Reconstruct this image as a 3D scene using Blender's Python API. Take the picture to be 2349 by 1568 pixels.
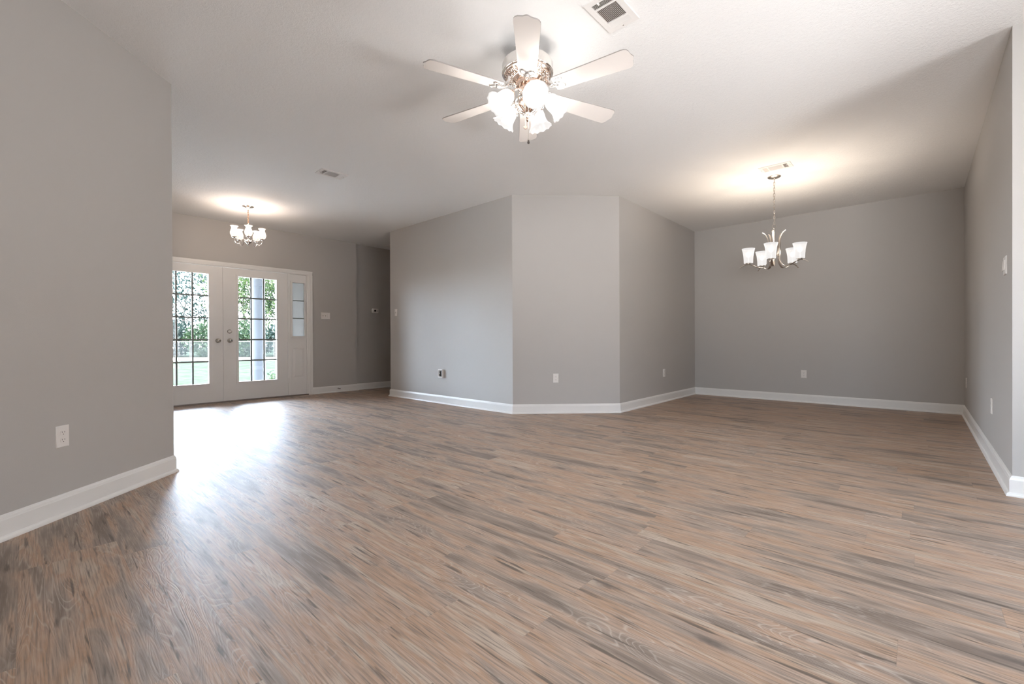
import bpy, math, random
from mathutils import Vector, Matrix
PI = math.pi
for o in list(bpy.data.objects): bpy.data.objects.remove(o)
SC = bpy.context.scene
COL = SC.collection

# ---------------------------------------------------------------- camera
YAW, PITCH, ROLL, CAMZ, FPX = 0.74075, -0.00395, -0.00439, 0.922, 1021.9
fwd = Vector((-math.sin(YAW)*math.cos(PITCH), math.cos(YAW)*math.cos(PITCH), math.sin(PITCH)))
right = Vector((math.cos(YAW), math.sin(YAW), 0)); up = right.cross(fwd)
r2 = right*math.cos(ROLL)+up*math.sin(ROLL); u2 = -right*math.sin(ROLL)+up*math.cos(ROLL)
cam_d = bpy.data.cameras.new('camera'); cam = bpy.data.objects.new('camera', cam_d); COL.objects.link(cam)
M = Matrix((r2, u2, -fwd)).transposed().to_4x4(); M.translation = Vector((0, 0, CAMZ))
cam.matrix_world = M
cam_d.sensor_fit = 'HORIZONTAL'; cam_d.sensor_width = 36.0; cam_d.lens = FPX/2349*36.0
cam_d.clip_start = 0.05; cam_d.clip_end = 300
SC.camera = cam
def campt(lat, depth, z):            # a place given by its distance ahead of and beside the viewer
    return Vector((lat*math.cos(YAW)-depth*math.sin(YAW), lat*math.sin(YAW)+depth*math.cos(YAW), z))

# ---------------------------------------------------------------- light and exposure
SKY, GROUND_HAZE, WEST = 11.0, 19.0, 3.0
FAN_W, DINE_W, FOYER_W = 9.5, 5.5, 1.7
SUN_W = 32.0
SC.view_settings.view_transform = 'Standard'; SC.view_settings.look = 'None'
SC.view_settings.exposure = 0.92; SC.view_settings.gamma = 1.0
SC.view_settings.use_curve_mapping = False
cy = SC.cycles
cy.max_bounces = 8; cy.diffuse_bounces = 5; cy.glossy_bounces = 3; cy.transmission_bounces = 4
cy.transparent_max_bounces = 12; cy.caustics_reflective = False; cy.caustics_refractive = False
cy.sample_clamp_indirect = 6.0; cy.use_denoising = True
cy.use_adaptive_sampling = True; cy.adaptive_threshold = 0.02

w = bpy.data.worlds.new('sky'); SC.world = w; w.use_nodes = True
nt = w.node_tree; nt.nodes.clear()
wo = nt.nodes.new('ShaderNodeOutputWorld'); bg = nt.nodes.new('ShaderNodeBackground')
tc = nt.nodes.new('ShaderNodeTexCoord'); sp = nt.nodes.new('ShaderNodeSeparateXYZ'); cr = nt.nodes.new('ShaderNodeValToRGB')
mr = nt.nodes.new('ShaderNodeMapRange')
mr.inputs[1].default_value = -1; mr.inputs[2].default_value = 1
nt.links.new(tc.outputs['Generated'], sp.inputs[0]); nt.links.new(sp.outputs[2], mr.inputs[0])
nt.links.new(mr.outputs[0], cr.inputs[0]); nt.links.new(cr.outputs[0], bg.inputs[0]); nt.links.new(bg.outputs[0], wo.inputs[0])
e = cr.color_ramp.elements
e[0].position = 0.0; e[0].color = (0.95, 0.94, 0.91, 1)
e[1].position = 1.0; e[1].color = (0.66, 0.80, 1.0, 1)
n1 = e.new(0.49); n1.color = (0.95, 0.96, 0.96, 1)
n2 = e.new(0.53); n2.color = (0.68, 0.84, 1.0, 1)
# strength: a hazier, brighter sky towards the west; sunlit ground haze below the horizon
def wmath(op, a, b, c=None):
    x = nt.nodes.new('ShaderNodeMath'); x.operation = op
    for i_, v_ in enumerate((a, b, c)):
        if v_ is None: continue
        if isinstance(v_, (int, float)): x.inputs[i_].default_value = v_
        else: nt.links.new(v_, x.inputs[i_])
    return x.outputs[0]
west = wmath('MULTIPLY_ADD', wmath('MINIMUM', sp.outputs[0], 0.0), -WEST*SKY, SKY)
below = wmath('LESS_THAN', sp.outputs[2], -0.02)
nt.links.new(wmath('MULTIPLY_ADD', below, wmath('SUBTRACT', GROUND_HAZE, west), west), bg.inputs[1])

def add_light(name, kind, loc, direction=None, **kw):
    d = bpy.data.lights.new(name, kind)
    for k, v in kw.items():
        if k == 'portal': d.cycles.is_portal = v
        else: setattr(d, k, v)
    o = bpy.data.objects.new(name, d); COL.objects.link(o); o.location = loc
    if direction is not None:
        o.rotation_euler = Vector(direction).to_track_quat('-Z', 'Z' if abs(Vector(direction).normalized().z) < .9 else 'Y').to_euler()
    return o
add_light('sun', 'SUN', (0, 0, 20), (-0.12, 0.62, -0.78), energy=SUN_W, angle=0.02, color=(1.0, 0.96, 0.88))
XE, YR = 2.45, -2.126
WIN_B = (1.30, 3.48, 0.0, 2.10)     # patio glazing in the east wall: y0, y1, z0, z1
WIN_R = (0.30, 2.20, 0.30, 2.10)    # window in the rear wall: x0, x1, z0, z1
add_light('daylight_portal_entry', 'AREA', (-7.74, 2.045, 1.03), (1, 0, 0), portal=True, shape='RECTANGLE', size=2.5, size_y=2.06)
add_light('daylight_portal_east', 'AREA', (XE+.01, (WIN_B[0]+WIN_B[1])/2, (WIN_B[2]+WIN_B[3])/2), (-1, 0, 0), portal=True, shape='RECTANGLE', size=WIN_B[1]-WIN_B[0], size_y=WIN_B[3]-WIN_B[2])
add_light('daylight_portal_rear', 'AREA', ((WIN_R[0]+WIN_R[1])/2, YR-.01, (WIN_R[2]+WIN_R[3])/2), (0, 1, 0), portal=True, shape='RECTANGLE', size=WIN_R[1]-WIN_R[0], size_y=WIN_R[3]-WIN_R[2])

# ---------------------------------------------------------------- materials
def mat(name, col, rough=0.5, metal=0.0, spec=0.5, **kw):
    m = bpy.data.materials.new(name); m.use_nodes = True
    b = m.node_tree.nodes['Principled BSDF']
    b.inputs['Base Color'].default_value = (*col, 1); b.inputs['Roughness'].default_value = rough
    b.inputs['Metallic'].default_value = metal; b.inputs['Specular IOR Level'].default_value = spec
    for k, v in kw.items(): b.inputs[k].default_value = v
    return m
class NT:
    def __init__(s, m): s.t = m.node_tree; s.b = s.t.nodes['Principled BSDF']
    def n(s, ty, **kw):
        x = s.t.nodes.new('ShaderNode'+ty)
        for k, v in kw.items(): setattr(x, k, v)
        return x
    def l(s, a, b): s.t.links.new(a, b)
    def inp(s, node, i, v):
        if isinstance(v, (int, float)): node.inputs[i].default_value = v
        elif isinstance(v, tuple): node.inputs[i].default_value = v
        else: s.l(v, node.inputs[i])
    def math(s, op, a, b=None, c=None, clamp=False):
        x = s.n('Math', operation=op, use_clamp=clamp); s.inp(x, 0, a)
        if b is not None: s.inp(x, 1, b)
        if c is not None: s.inp(x, 2, c)
        return x.outputs[0]
    def comb(s, a, b, c=0.0):
        x = s.n('CombineXYZ'); s.inp(x, 0, a); s.inp(x, 1, b); s.inp(x, 2, c); return x.outputs[0]
    def noise(s, v, scale=1.0, detail=2.0, rough=.5, dist=0.0):
        x = s.n('TexNoise'); s.inp(x, 'Vector', v); s.inp(x, 'Scale', scale); s.inp(x, 'Detail', detail)
        s.inp(x, 'Roughness', rough); s.inp(x, 'Distortion', dist); return x.outputs[0]
    def ramp(s, f, stops, interp='LINEAR'):
        x = s.n('ValToRGB'); x.color_ramp.interpolation = interp; s.l(f, x.inputs[0]); el = x.color_ramp.elements
        while len(el) < len(stops): el.new(0.5)
        for e_, (p, c) in zip(el, stops):
            e_.position = p; e_.color = (*c, 1) if isinstance(c, tuple) else (c, c, c, 1)
        return x.outputs[0]
    def mix(s, f, a, b, mode='MIX'):
        x = s.n('Mix', data_type='RGBA', blend_type=mode); s.inp(x, 0, f)
        for i, v in ((6, a), (7, b)):
            if isinstance(v, tuple): x.inputs[i].default_value = (*v, 1)
            else: s.l(v, x.inputs[i])
        return x.outputs[2]
    def bump(s, h, strength=.3, dist=.002, nrm=None):
        x = s.n('Bump'); s.inp(x, 'Height', h); x.inputs['Strength'].default_value = strength; x.inputs['Distance'].default_value = dist
        if nrm is not None: s.l(nrm, x.inputs['Normal'])
        return x.outputs[0]
    def obj(s): return s.n('TexCoord').outputs['Object']

def painted(name, col, rough, scale, strength, dist, detail=3.0, distort=0.0):
    m = mat(name, col, rough, spec=.35); t = NT(m); v = t.obj()
    h = t.noise(v, scale, detail, .55, distort)
    t.l(t.bump(h, strength, dist), t.b.inputs['Normal'])
    big = t.noise(v, .7, 2)
    t.l(t.mix(t.ramp(big, [(0.35, 0.0), (0.65, 1.0)]), tuple(c*.985 for c in col), tuple(min(1, c*1.01) for c in col)), t.b.inputs['Base Color'])
    return m
M_wall = painted('greige_wall_paint', (0.485, 0.466, 0.446), .55, 260, .25, .0012)
M_ceil = mat('textured_ceiling_paint', (0.86, 0.86, 0.855), .8, spec=.2)
t = NT(M_ceil); v = t.obj()
warp = t.noise(v, 9, 2, .5)
st = t.n('TexVoronoi', feature='DISTANCE_TO_EDGE'); t.inp(st, 'Vector', v); st.inputs['Scale'].default_value = 26
ns = t.noise(v, 60, 4, .65, 1.6)
h = t.math('ADD', t.math('MULTIPLY', ns, 1.0), t.math('MULTIPLY', st.outputs['Distance'], .5))
t.l(t.bump(h, .55, .006), t.b.inputs['Normal'])
M_trim = mat('semigloss_white_trim', (0.80, 0.79, 0.77), .28)
M_door = mat('white_door_enamel', (0.78, 0.77, 0.755), .32)
M_plate = mat('white_plastic', (0.80, 0.77, 0.74), .3)
M_dark = mat('dark_slot', (0.02, 0.018, 0.016), .6)
M_grille = mat('register_white_enamel', (0.80, 0.78, 0.76), .35)
M_duct = mat('register_duct_interior', (0.16, 0.13, 0.11), .8)
M_nickel = mat('brushed_nickel', (0.62, 0.57, 0.52), .28, 1.0)
M_satin = mat('satin_nickel_knob', (0.42, 0.40, 0.37), .25, 1.0)
M_chrome = mat('polished_silver', (0.86, 0.83, 0.80), .1, 1.0)
M_rose = mat('polished_rose_nickel', (0.80, 0.62, 0.52), .18, 1.0)
M_copper = mat('aged_copper_chain', (0.55, 0.33, 0.22), .35, 1.0)
M_blade = mat('white_lacquer_blade', (0.78, 0.74, 0.71), .16)
M_bladeedge = mat('blade_edge_grey', (0.30, 0.28, 0.26), .4)
M_wood = mat('dark_wood_pull', (0.05, 0.035, 0.03), .4)
M_muntin = mat('grey_green_muntin', (0.16, 0.18, 0.17), .45)
M_thresh = mat('bronze_threshold', (0.20, 0.165, 0.14), .4, .6)
M_screen = mat('thermostat_screen', (0.012, 0.012, 0.012), .15)
M_cable = mat('black_cable', (0.03, 0.03, 0.03), .5)
M_steel = mat('weathered_fence_wire', (0.07, 0.085, 0.09), .6)
M_rail = mat('galvanised_rail', (0.16, 0.18, 0.19), .5)
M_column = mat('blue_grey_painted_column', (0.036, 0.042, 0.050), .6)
M_porch = mat('porch_ceiling_paint', (0.45, 0.47, 0.5), .7)
M_bark = mat('grey_bark', (0.20, 0.17, 0.15), .9)
M_concrete = painted('pale_concrete', (0.62, 0.60, 0.57), .85, 40, .3, .004)

def glass(name, tint=(1, 1, 1), gl=.07, rough=.0):
    m = bpy.data.materials.new(name); m.use_nodes = True; n_ = m.node_tree; n_.nodes.clear()
    o = n_.nodes.new('ShaderNodeOutputMaterial'); mx = n_.nodes.new('ShaderNodeMixShader')
    a = n_.nodes.new('ShaderNodeBsdfTransparent'); b_ = n_.nodes.new('ShaderNodeBsdfGlossy')
    lw = n_.nodes.new('ShaderNodeFresnel'); lw.inputs[0].default_value = 1.45
    a.inputs[0].default_value = (*tint, 1); b_.inputs[1].default_value = rough
    n_.links.new(lw.outputs[0], mx.inputs[0]); n_.links.new(a.outputs[0], mx.inputs[1]); n_.links.new(b_.outputs[0], mx.inputs[2])
    n_.links.new(mx.outputs[0], o.inputs[0]); return m
M_glass = glass('clear_window_glass', (.97, .97, .98))
M_fluted = glass('clear_fluted_glass', (.97, .95, .93), rough=.08)
_n = M_fluted.node_tree; _mx = _n.nodes['Mix Shader']; _t = _n.nodes.new('ShaderNodeBsdfTranslucent'); _t.inputs[0].default_value = (1, .97, .93, 1)
_m2 = _n.nodes.new('ShaderNodeMixShader'); _m2.inputs[0].default_value = .22
_n.links.new(_mx.outputs[0], _m2.inputs[1]); _n.links.new(_t.outputs[0], _m2.inputs[2]); _n.links.new(_m2.outputs[0], _n.nodes['Material Output'].inputs[0])
def frosted_pane(name):
    m = mat(name, (.30, .33, .36), .5); t = NT(m)
    tr = t.n('BsdfTranslucent'); tr.inputs[0].default_value = (.20, .19, .18, 1)
    mx = t.n('MixShader'); mx.inputs[0].default_value = .75
    out = t.t.nodes['Material Output']; t.l(t.b.outputs[0], mx.inputs[1]); t.l(tr.outputs[0], mx.inputs[2]); t.l(mx.outputs[0], out.inputs[0])
    return m
M_frost = frosted_pane('obscured_glass')
def lampglass(name, col, emit, thru):
    m = mat(name, (.035, .034, .033), .30); t = NT(m)
    t.b.inputs['Emission Color'].default_value = (*col, 1); t.b.inputs['Emission Strength'].default_value = emit
    tr = t.n('BsdfTransparent'); mx = t.n('MixShader'); mx.inputs[0].default_value = thru
    out = t.t.nodes['Material Output']; t.l(t.b.outputs[0], mx.inputs[1]); t.l(tr.outputs[0], mx.inputs[2]); t.l(mx.outputs[0], out.inputs[0])
    return m
M_fanshade = lampglass('frosted_alabaster_shade', (1.0, .97, .95), .46, .40)
M_dineshade = lampglass('frosted_white_shade', (1.0, .97, .95), .44, .26)
M_bulb = mat('lit_bulb', (1, 1, 1), .4); M_bulb.node_tree.nodes['Principled BSDF'].inputs['Emission Color'].default_value = (1, .93, .84, 1)
M_bulb.node_tree.nodes['Principled BSDF'].inputs['Emission Strength'].default_value = 2.5

def floor_material():
    m = mat('rustic_plank_floor', (.3, .25, .2), .34, spec=.8); t = NT(m)
    s = t.n('SeparateXYZ'); t.l(t.obj(), s.inputs[0]); X, Y = s.outputs[0], s.outputs[1]
    W, L = .152, 1.22
    ry = t.math('DIVIDE', t.math('SUBTRACT', Y, .129), W); row = t.math('FLOOR', ry); fy = t.math('FRACT', ry)
    wn = t.n('TexWhiteNoise', noise_dimensions='1D'); t.inp(wn, 'W', row)
    rx = t.math('ADD', t.math('DIVIDE', X, L), t.math('MULTIPLY', wn.outputs[0], 7.3)); idx = t.math('FLOOR', rx); fx = t.math('FRACT', rx)
    wp = t.n('TexWhiteNoise', noise_dimensions='2D'); t.inp(wp, 'Vector', t.comb(row, idx)); pv, pc = wp.outputs[0], wp.outputs[1]
    ps = t.n('SeparateColor'); t.l(pc, ps.inputs[0])
    ox = t.math('MULTIPLY', ps.outputs[0], 40.0); oy = t.math('MULTIPLY', ps.outputs[1], 40.0)
    gx = t.math('ADD', X, ox); gy = t.math('ADD', Y, oy)
    # broad pink / grey / tan tone drifting along each board
    big = t.noise(t.comb(t.math('MULTIPLY', gx, 1.5), t.math('MULTIPLY', gy, 11.0)), 1.0, 3, .55, .6)
    tone = t.math('ADD', t.math('MULTIPLY', big, 1.0), t.math('MULTIPLY', t.math('SUBTRACT', pv, .5), .16))
    base = t.ramp(tone, [(0.32, (0.165, 0.118, 0.088)), (0.42, (0.300, 0.228, 0.178)), (0.50, (0.410, 0.280, 0.200)), (0.58, (0.400, 0.245, 0.150)), (0.66, (0.450, 0.348, 0.265))])
    # fine fibres
    fib = t.noise(t.comb(t.math('MULTIPLY', gx, 6.0), t.math('MULTIPLY', gy, 185.0)), 1.0, 4, .6, .25)
    base = t.mix(t.ramp(fib, [(0.36, 0.75), (0.52, 0.0)]), base, (0.171, 0.131, 0.105))
    base = t.mix(t.ramp(fib, [(0.54, 0.0), (0.72, 0.45)]), base, (0.570, 0.490, 0.427))
    # winding growth lines
    fld = t.noise(t.comb(t.math('MULTIPLY', gx, 1.1), t.math('MULTIPLY', gy, 7.5)), 1.0, 2, .5, .9)
    ln = t.math('ABSOLUTE', t.math('SUBTRACT', t.math('FRACT', t.math('MULTIPLY', fld, 26.0)), .5))
    msk = t.noise(t.comb(t.math('MULTIPLY', gx, .8), t.math('MULTIPLY', gy, 3.5), 3.0), 1.0, 1)
    lm = t.math('MULTIPLY', t.ramp(ln, [(0.0, 1.0), (0.16, 0.0)]), t.ramp(msk, [(0.46, 0.0), (0.64, 0.5)]))
    base = t.mix(lm, base, (0.593, 0.513, 0.445))
    # dark streaks
    stv = t.noise(t.comb(t.math('MULTIPLY', gx, 3.4), t.math('MULTIPLY', gy, 46.0), 7.0), 1.0, 3, .55, .3)
    base = t.mix(t.ramp(stv, [(0.60, 0.0), (0.68, 0.90)]), base, (0.085, 0.059, 0.043))
    # knots
    vo = t.n('TexVoronoi', feature='F1'); t.inp(vo, 'Vector', t.comb(t.math('MULTIPLY', gx, 2.2), t.math('MULTIPLY', gy, 6.0), 0.0)); vo.inputs['Scale'].default_value = 1.0
    vc = t.n('SeparateColor'); t.l(vo.outputs['Color'], vc.inputs[0])
    kn = t.noise(t.comb(t.math('MULTIPLY', gx, 22.0), t.math('MULTIPLY', gy, 60.0)), 1.0, 3, .6)
    kd = t.math('ADD', vo.outputs['Distance'], t.math('MULTIPLY', t.math('SUBTRACT', kn, .5), .20))
    km = t.math('MULTIPLY', t.ramp(kd, [(0.03, 1.0), (0.15, 0.0)]), t.math('GREATER_THAN', vc.outputs[0], .55))
    base = t.mix(t.math('MULTIPLY', km, .95), base, (0.057, 0.041, 0.032))
    halo = t.math('MULTIPLY', t.ramp(kd, [(0.06, 0.32), (0.30, 0.0)]), t.math('GREATER_THAN', vc.outputs[0], .55))
    base = t.mix(halo, base, (0.194, 0.148, 0.120))
    # joints between boards
    ey = t.math('MINIMUM', fy, t.math('SUBTRACT', 1.0, fy)); ex = t.math('MINIMUM', fx, t.math('SUBTRACT', 1.0, fx))
    jd = t.math('MINIMUM', t.math('MULTIPLY', ey, W), t.math('MULTIPLY', ex, L))
    jm = t.ramp(t.math('MULTIPLY', jd, 100.0), [(0.03, 1.0), (0.12, 0.0)])
    base = t.mix(t.math('MULTIPLY', jm, .22), base, (0.114, 0.085, 0.068))
    t.l(base, t.b.inputs['Base Color'])
    t.b.inputs['Coat Weight'].default_value = .18; t.b.inputs['Coat Roughness'].default_value = .42; t.b.inputs['Coat IOR'].default_value = 1.6
    hb = t.math('ADD', t.math('MULTIPLY', ln, t.ramp(msk, [(0.40, 0.25), (0.60, 1.0)])), t.math('MULTIPLY', fib, .45))
    hb = t.math('SUBTRACT', hb, t.math('MULTIPLY', jm, .2))
    t.l(t.bump(hb, .5, .0016), t.b.inputs['Normal'])
    t.l(t.math('ADD', .47, t.math('MULTIPLY', fib, .14)), t.b.inputs['Roughness'])
    return m
M_floor = floor_material()
def leaf_mat(name, c1, c2):
    m = mat(name, c1, .6, spec=.3); t = NT(m)
    f = t.noise(t.obj(), 2.5, 3, .6)
    c = t.ramp(f, [(0.35, c1), (0.65, c2)]); t.l(c, t.b.inputs['Base Color'])
    tr = t.n('BsdfTranslucent'); t.l(c, tr.inputs[0]); mx = t.n('MixShader'); mx.inputs[0].default_value = .4
    out = t.t.nodes['Material Output']; t.l(t.b.outputs[0], mx.inputs[1]); t.l(tr.outputs[0], mx.inputs[2]); t.l(mx.outputs[0], out.inputs[0])
    return m
M_leaf_a = leaf_mat('green_leaves', (0.0049, 0.0163, 0.0082), (0.0244, 0.0473, 0.0163))
M_leaf_b = leaf_mat('blue_green_leaves', (0.0049, 0.0146, 0.0122), (0.0180, 0.0343, 0.0278))
M_leaf_c = leaf_mat('yellow_green_leaves', (0.0197, 0.0408, 0.0106), (0.0425, 0.0653, 0.0197))
M_lawn = mat('lawn', (.3, .4, .2), 1.0, spec=.0)
t = NT(M_lawn); f = t.noise(t.obj(), 2.2, 8, .75)
t.l(t.ramp(f, [(0.38, (0.017, 0.027, 0.016)), (0.50, (0.025, 0.032, 0.023)), (0.62, (0.034, 0.037, 0.031))]), t.b.inputs['Base Color'])

# ---------------------------------------------------------------- mesh helpers
class MB:
    def __init__(s, mtx=None): s.v = []; s.f = []; s.m = mtx
    def add(s, vs, fs, mtx=None):
        o = len(s.v)
        for p in vs:
            p = Vector(p)
            if mtx is not None: p = mtx @ p
            if s.m is not None: p = s.m @ p
            s.v.append(tuple(p))
        s.f += [tuple(i+o for i in q) for q in fs]; return s
    def box(s, a, b, mtx=None):
        (x0, y0, z0), (x1, y1, z1) = a, b
        vs = [(x0, y0, z0), (x1, y0, z0), (x1, y1, z0), (x0, y1, z0), (x0, y0, z1), (x1, y0, z1), (x1, y1, z1), (x0, y1, z1)]
        return s.add(vs, [(0, 3, 2, 1), (4, 5, 6, 7), (0, 1, 5, 4), (1, 2, 6, 5), (2, 3, 7, 6), (3, 0, 4, 7)], mtx)
    def frustum(s, x0, x1, z0, z1, y0, y1, inset, mtx=None):      # plate on a wall, bevelled towards +y
        i = inset
        vs = [(x0, y0, z0), (x1, y0, z0), (x1, y0, z1), (x0, y0, z1), (x0, (y0+y1)*.5, z0), (x1, (y0+y1)*.5, z0), (x1, (y0+y1)*.5, z1), (x0, (y0+y1)*.5, z1),
              (x0+i, y1, z0+i), (x1-i, y1, z0+i), (x1-i, y1, z1-i), (x0+i, y1, z1-i)]
        fs = [(0, 1, 2, 3)]
        for b in (0, 4):
            for k in range(4): fs.append((b+k, b+4+k, b+4+(k+1) % 4, b+(k+1) % 4))
        fs.append((11, 10, 9, 8)); return s.add(vs, fs, mtx)
    def lathe(s, prof, n=24, mtx=None, mod=None, closed=False):
        vs = []; fs = []; K = len(prof)
        for i in range(n):
            a = 2*PI*i/n
            for k, (r, z) in enumerate(prof):
                rr, zz = (r, z) if mod is None else mod(r, z, a, k)
                vs.append((rr*math.cos(a), rr*math.sin(a), zz))
        for i in range(n):
            j = (i+1) % n
            for k in range(K-1): fs.append((i*K+k, j*K+k, j*K+k+1, i*K+k+1))
        s.add(vs, fs, mtx)
        return s
    def tube(s, pts, r, n=8, caps=True, closed=False, mtx=None, flat=None):
        pts = [Vector(p) for p in pts]; K = len(pts); vs = []; fs = []
        rad = r if isinstance(r, (list, tuple)) else [r]*K
        prev = None
        for i, p in enumerate(pts):
            if closed: tan = (pts[(i+1) % K]-pts[i-1])
            else: tan = pts[min(i+1, K-1)]-pts[max(i-1, 0)]
            tan.normalize()
            if prev is None:
                ref = Vector((0, 0, 1)) if abs(tan.z) < .9 else Vector((1, 0, 0))
                if flat is not None: ref = Vector(flat)
                u = tan.cross(ref).normalized()
            else:
                u = (prev - tan*prev.dot(tan)).normalized()
            prev = u; w_ = tan.cross(u)
            a_, b_ = (rad[i], rad[i]) if not isinstance(rad[i], tuple) else rad[i]
            for k in range(n):
                a = 2*PI*k/n; vs.append(p+u*(a_*math.cos(a))+w_*(b_*math.sin(a)))
        for i in range(K if closed else K-1):
            j = (i+1) % K
            for k in range(n): fs.append((i*n+k, i*n+(k+1) % n, j*n+(k+1) % n, j*n+k))
        if caps and not closed: fs += [tuple(reversed(range(n))), tuple((K-1)*n+k for k in range(n))]
        return s.add(vs, fs, mtx)
    def ball(s, c, r, n=12, m=8, mtx=None, sz=1.0):
        prof = [(max(1e-5, r*math.sin(PI*k/m)), -r*sz*math.cos(PI*k/m)) for k in range(m+1)]
        mm = Matrix.Translation(c) if mtx is None else mtx @ Matrix.Translation(c)
        return s.lathe(prof, n, mm)
    def build(s, name, m, parent=None, smooth=False, loc=None):
        me = bpy.data.meshes.new(name); me.from_pydata(s.v, [], s.f); me.validate(); me.update()
        me.materials.append(m)
        if smooth:
            for p in me.polygons: p.use_smooth = True
            try: me.set_sharp_from_angle(angle=math.radians(smooth if smooth is not True else 40))
            except Exception: pass
        o = bpy.data.objects.new(name, me); COL.objects.link(o)
        if parent is not None: o.parent = parent
        if loc is not None: o.location = loc
        return o
def thing(name, label, cat, loc, rotz=0.0, group=None, kind=None):
    o = bpy.data.objects.new(name, None); COL.objects.link(o); o.location = loc; o.rotation_euler = (0, 0, rotz)
    o.empty_display_size = .1
    tag(o, label, cat, group, kind); return o
def tag(o, label, cat, group=None, kind=None):
    o['label'] = label; o['category'] = cat
    if group: o['group'] = group
    if kind: o['kind'] = kind
    return o
def struct(o, label=None):
    o['kind'] = 'structure'
    if label: o['label'] = label; o['category'] = 'wall' if 'wall' in o.name else o.name.split('_')[0]
    return o
def dup(root, loc, rotz, label, group=None):
    r = root.copy(); COL.objects.link(r); r.location = loc; r.rotation_euler = (0, 0, rotz); r['label'] = label
    if group: r['group'] = group
    for ch in root.children:
        c = ch.copy(); COL.objects.link(c); c.parent = r
        for gch in ch.children:
            d = gch.copy(); COL.objects.link(d); d.parent = c
    return r
def bez(p, n=10):                                                 # smooth curve through points
    P = [Vector(q) for q in p]; out = []
    for i in range(len(P)-1):
        a = P[max(i-1, 0)]; b = P[i]; c = P[i+1]; d = P[min(i+2, len(P)-1)]
        for k in range(n):
            u = k/n; out.append(.5*((2*b)+(c-a)*u+(2*a-5*b+4*c-d)*u*u+(3*b-a-3*c+d)*u*u*u))
    out.append(P[-1]); return out

# ---------------------------------------------------------------- room shell
H = 2.74
V = [(-3.904, .709), (-1.225, -2.126), (XE, YR), (XE, 3.895), (.401, 3.895), (.401, 7.644), (-2.802, 7.644), (-2.802, 5.084),
     (-3.762, 4.124), (-6.523, 4.124), (-6.523, 6.6), (-7.82, 6.6), (-7.82, 4.189), (-7.768, 4.189), (-7.768, .62)]
NAMES = ['left', 'rear', 'east', 'right_end', 'right', 'dining', 'dining_side', 'angled', 'centre', 'hall_side', 'hall_end', 'hall', 'entry_return', 'entry', 'foyer_side']
LABELS = ['grey-beige wall at far left with one outlet', 'grey-beige wall behind the camera with a window', 'plain grey-beige wall with patio glazing right of the camera', 'pale strip of wall at the right edge of the room',
          'grey-beige right-hand wall running back beside the dining area', 'grey-beige back wall of the dining area', 'warm grey wall left of the dining area corner', 'narrow angled grey wall in the middle',
          'light grey wall right of the hallway opening', 'grey hallway wall behind the corner', 'grey wall at the end of the hallway', 'dark grey hallway wall holding the thermostat', 'thin return edge where entry wall meets hallway',
          'grey-beige wall around the white double entry doors', 'grey foyer wall behind the left corner']
N = len(V); VV = [Vector(p) for p in V]
def dirn(i):
    d = (VV[(i+1) % N]-VV[i]); return d.normalized(), d.length
def nrm(i):
    d, _ = dirn(i); return Vector((-d.y, d.x))                     # into the room
def mitre(i, off):                                                 # offset corner i by off (positive into the room)
    n0, n1 = nrm(i-1), nrm(i); b = n0+n1; k = off/(1+n0.dot(n1)); return VV[i]+b*k
TH = .10
OUT = [mitre(i, -TH) for i in range(N)]
OUT[12] = Vector((-7.92, 4.13)); OUT[13] = Vector((-7.868, 4.10))
openings = {13: [(4.189-3.29, 4.189-.80, 0.0, 2.06)], 2: [(WIN_B[0]-YR, WIN_B[1]-YR, WIN_B[2], WIN_B[3])], 1: [(WIN_R[0]+1.225, WIN_R[1]+1.225, WIN_R[2], WIN_R[3])]}
walls = []
for i in range(N):
    d, L = dirn(i); n_ = nrm(i); ops = openings.get(i, [])
    ss = sorted({0.0, L, *[o[0] for o in ops], *[o[1] for o in ops]}); zs = sorted({0.0, H, *[o[2] for o in ops], *[o[3] for o in ops]})
    def fr(s_, z_): p = VV[i]+d*s_; return (p.x, p.y, z_)
    def bk(s_, z_):
        p = OUT[i] if s_ == 0 else OUT[(i+1) % N] if s_ == L else VV[i]+d*s_-n_*TH
        return (p.x, p.y, z_)
    def solid(a, b):
        if a < 0 or b < 0 or a >= len(ss)-1 or b >= len(zs)-1: return False
        cs, cz = (ss[a]+ss[a+1])/2, (zs[b]+zs[b+1])/2
        return not any(o[0] < cs < o[1] and o[2] < cz < o[3] for o in ops)
    mb = MB()
    for a in range(len(ss)-1):
        for b in range(len(zs)-1):
            if not solid(a, b): continue
            s0, s1, z0, z1 = ss[a], ss[a+1], zs[b], zs[b+1]
            mb.add([fr(s0, z0), fr(s1, z0), fr(s1, z1), fr(s0, z1), bk(s0, z0), bk(s1, z0), bk(s1, z1), bk(s0, z1)],
                   [(1, 0, 3, 2), (4, 5, 6, 7)] + ([] if solid(a-1, b) else [(0, 4, 7, 3)]) + ([] if solid(a+1, b) else [(5, 1, 2, 6)]) +
                   ([] if solid(a, b-1) else [(0, 1, 5, 4)]) + ([] if solid(a, b+1) else [(7, 6, 2, 3)]))
    walls.append(struct(mb.build('wall_'+NAMES[i], M_wall), LABELS[i]))
def slab(name, z0, z1, m, label):
    P = [(p.x, p.y) for p in OUT]; mb = MB()
    mb.add([(x, y, z0) for x, y in P]+[(x, y, z1) for x, y in P],
           [tuple(reversed(range(N))), tuple(range(N, 2*N))]+[(k, (k+1) % N, N+(k+1) % N, N+k) for k in range(N)])
    return struct(mb.build(name, m), label)
slab('floor', -.10, 0.0, M_floor, 'rustic brown and grey wood plank floor')
slab('ceiling', H, H+.12, M_ceil, 'white lightly textured ceiling')

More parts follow.
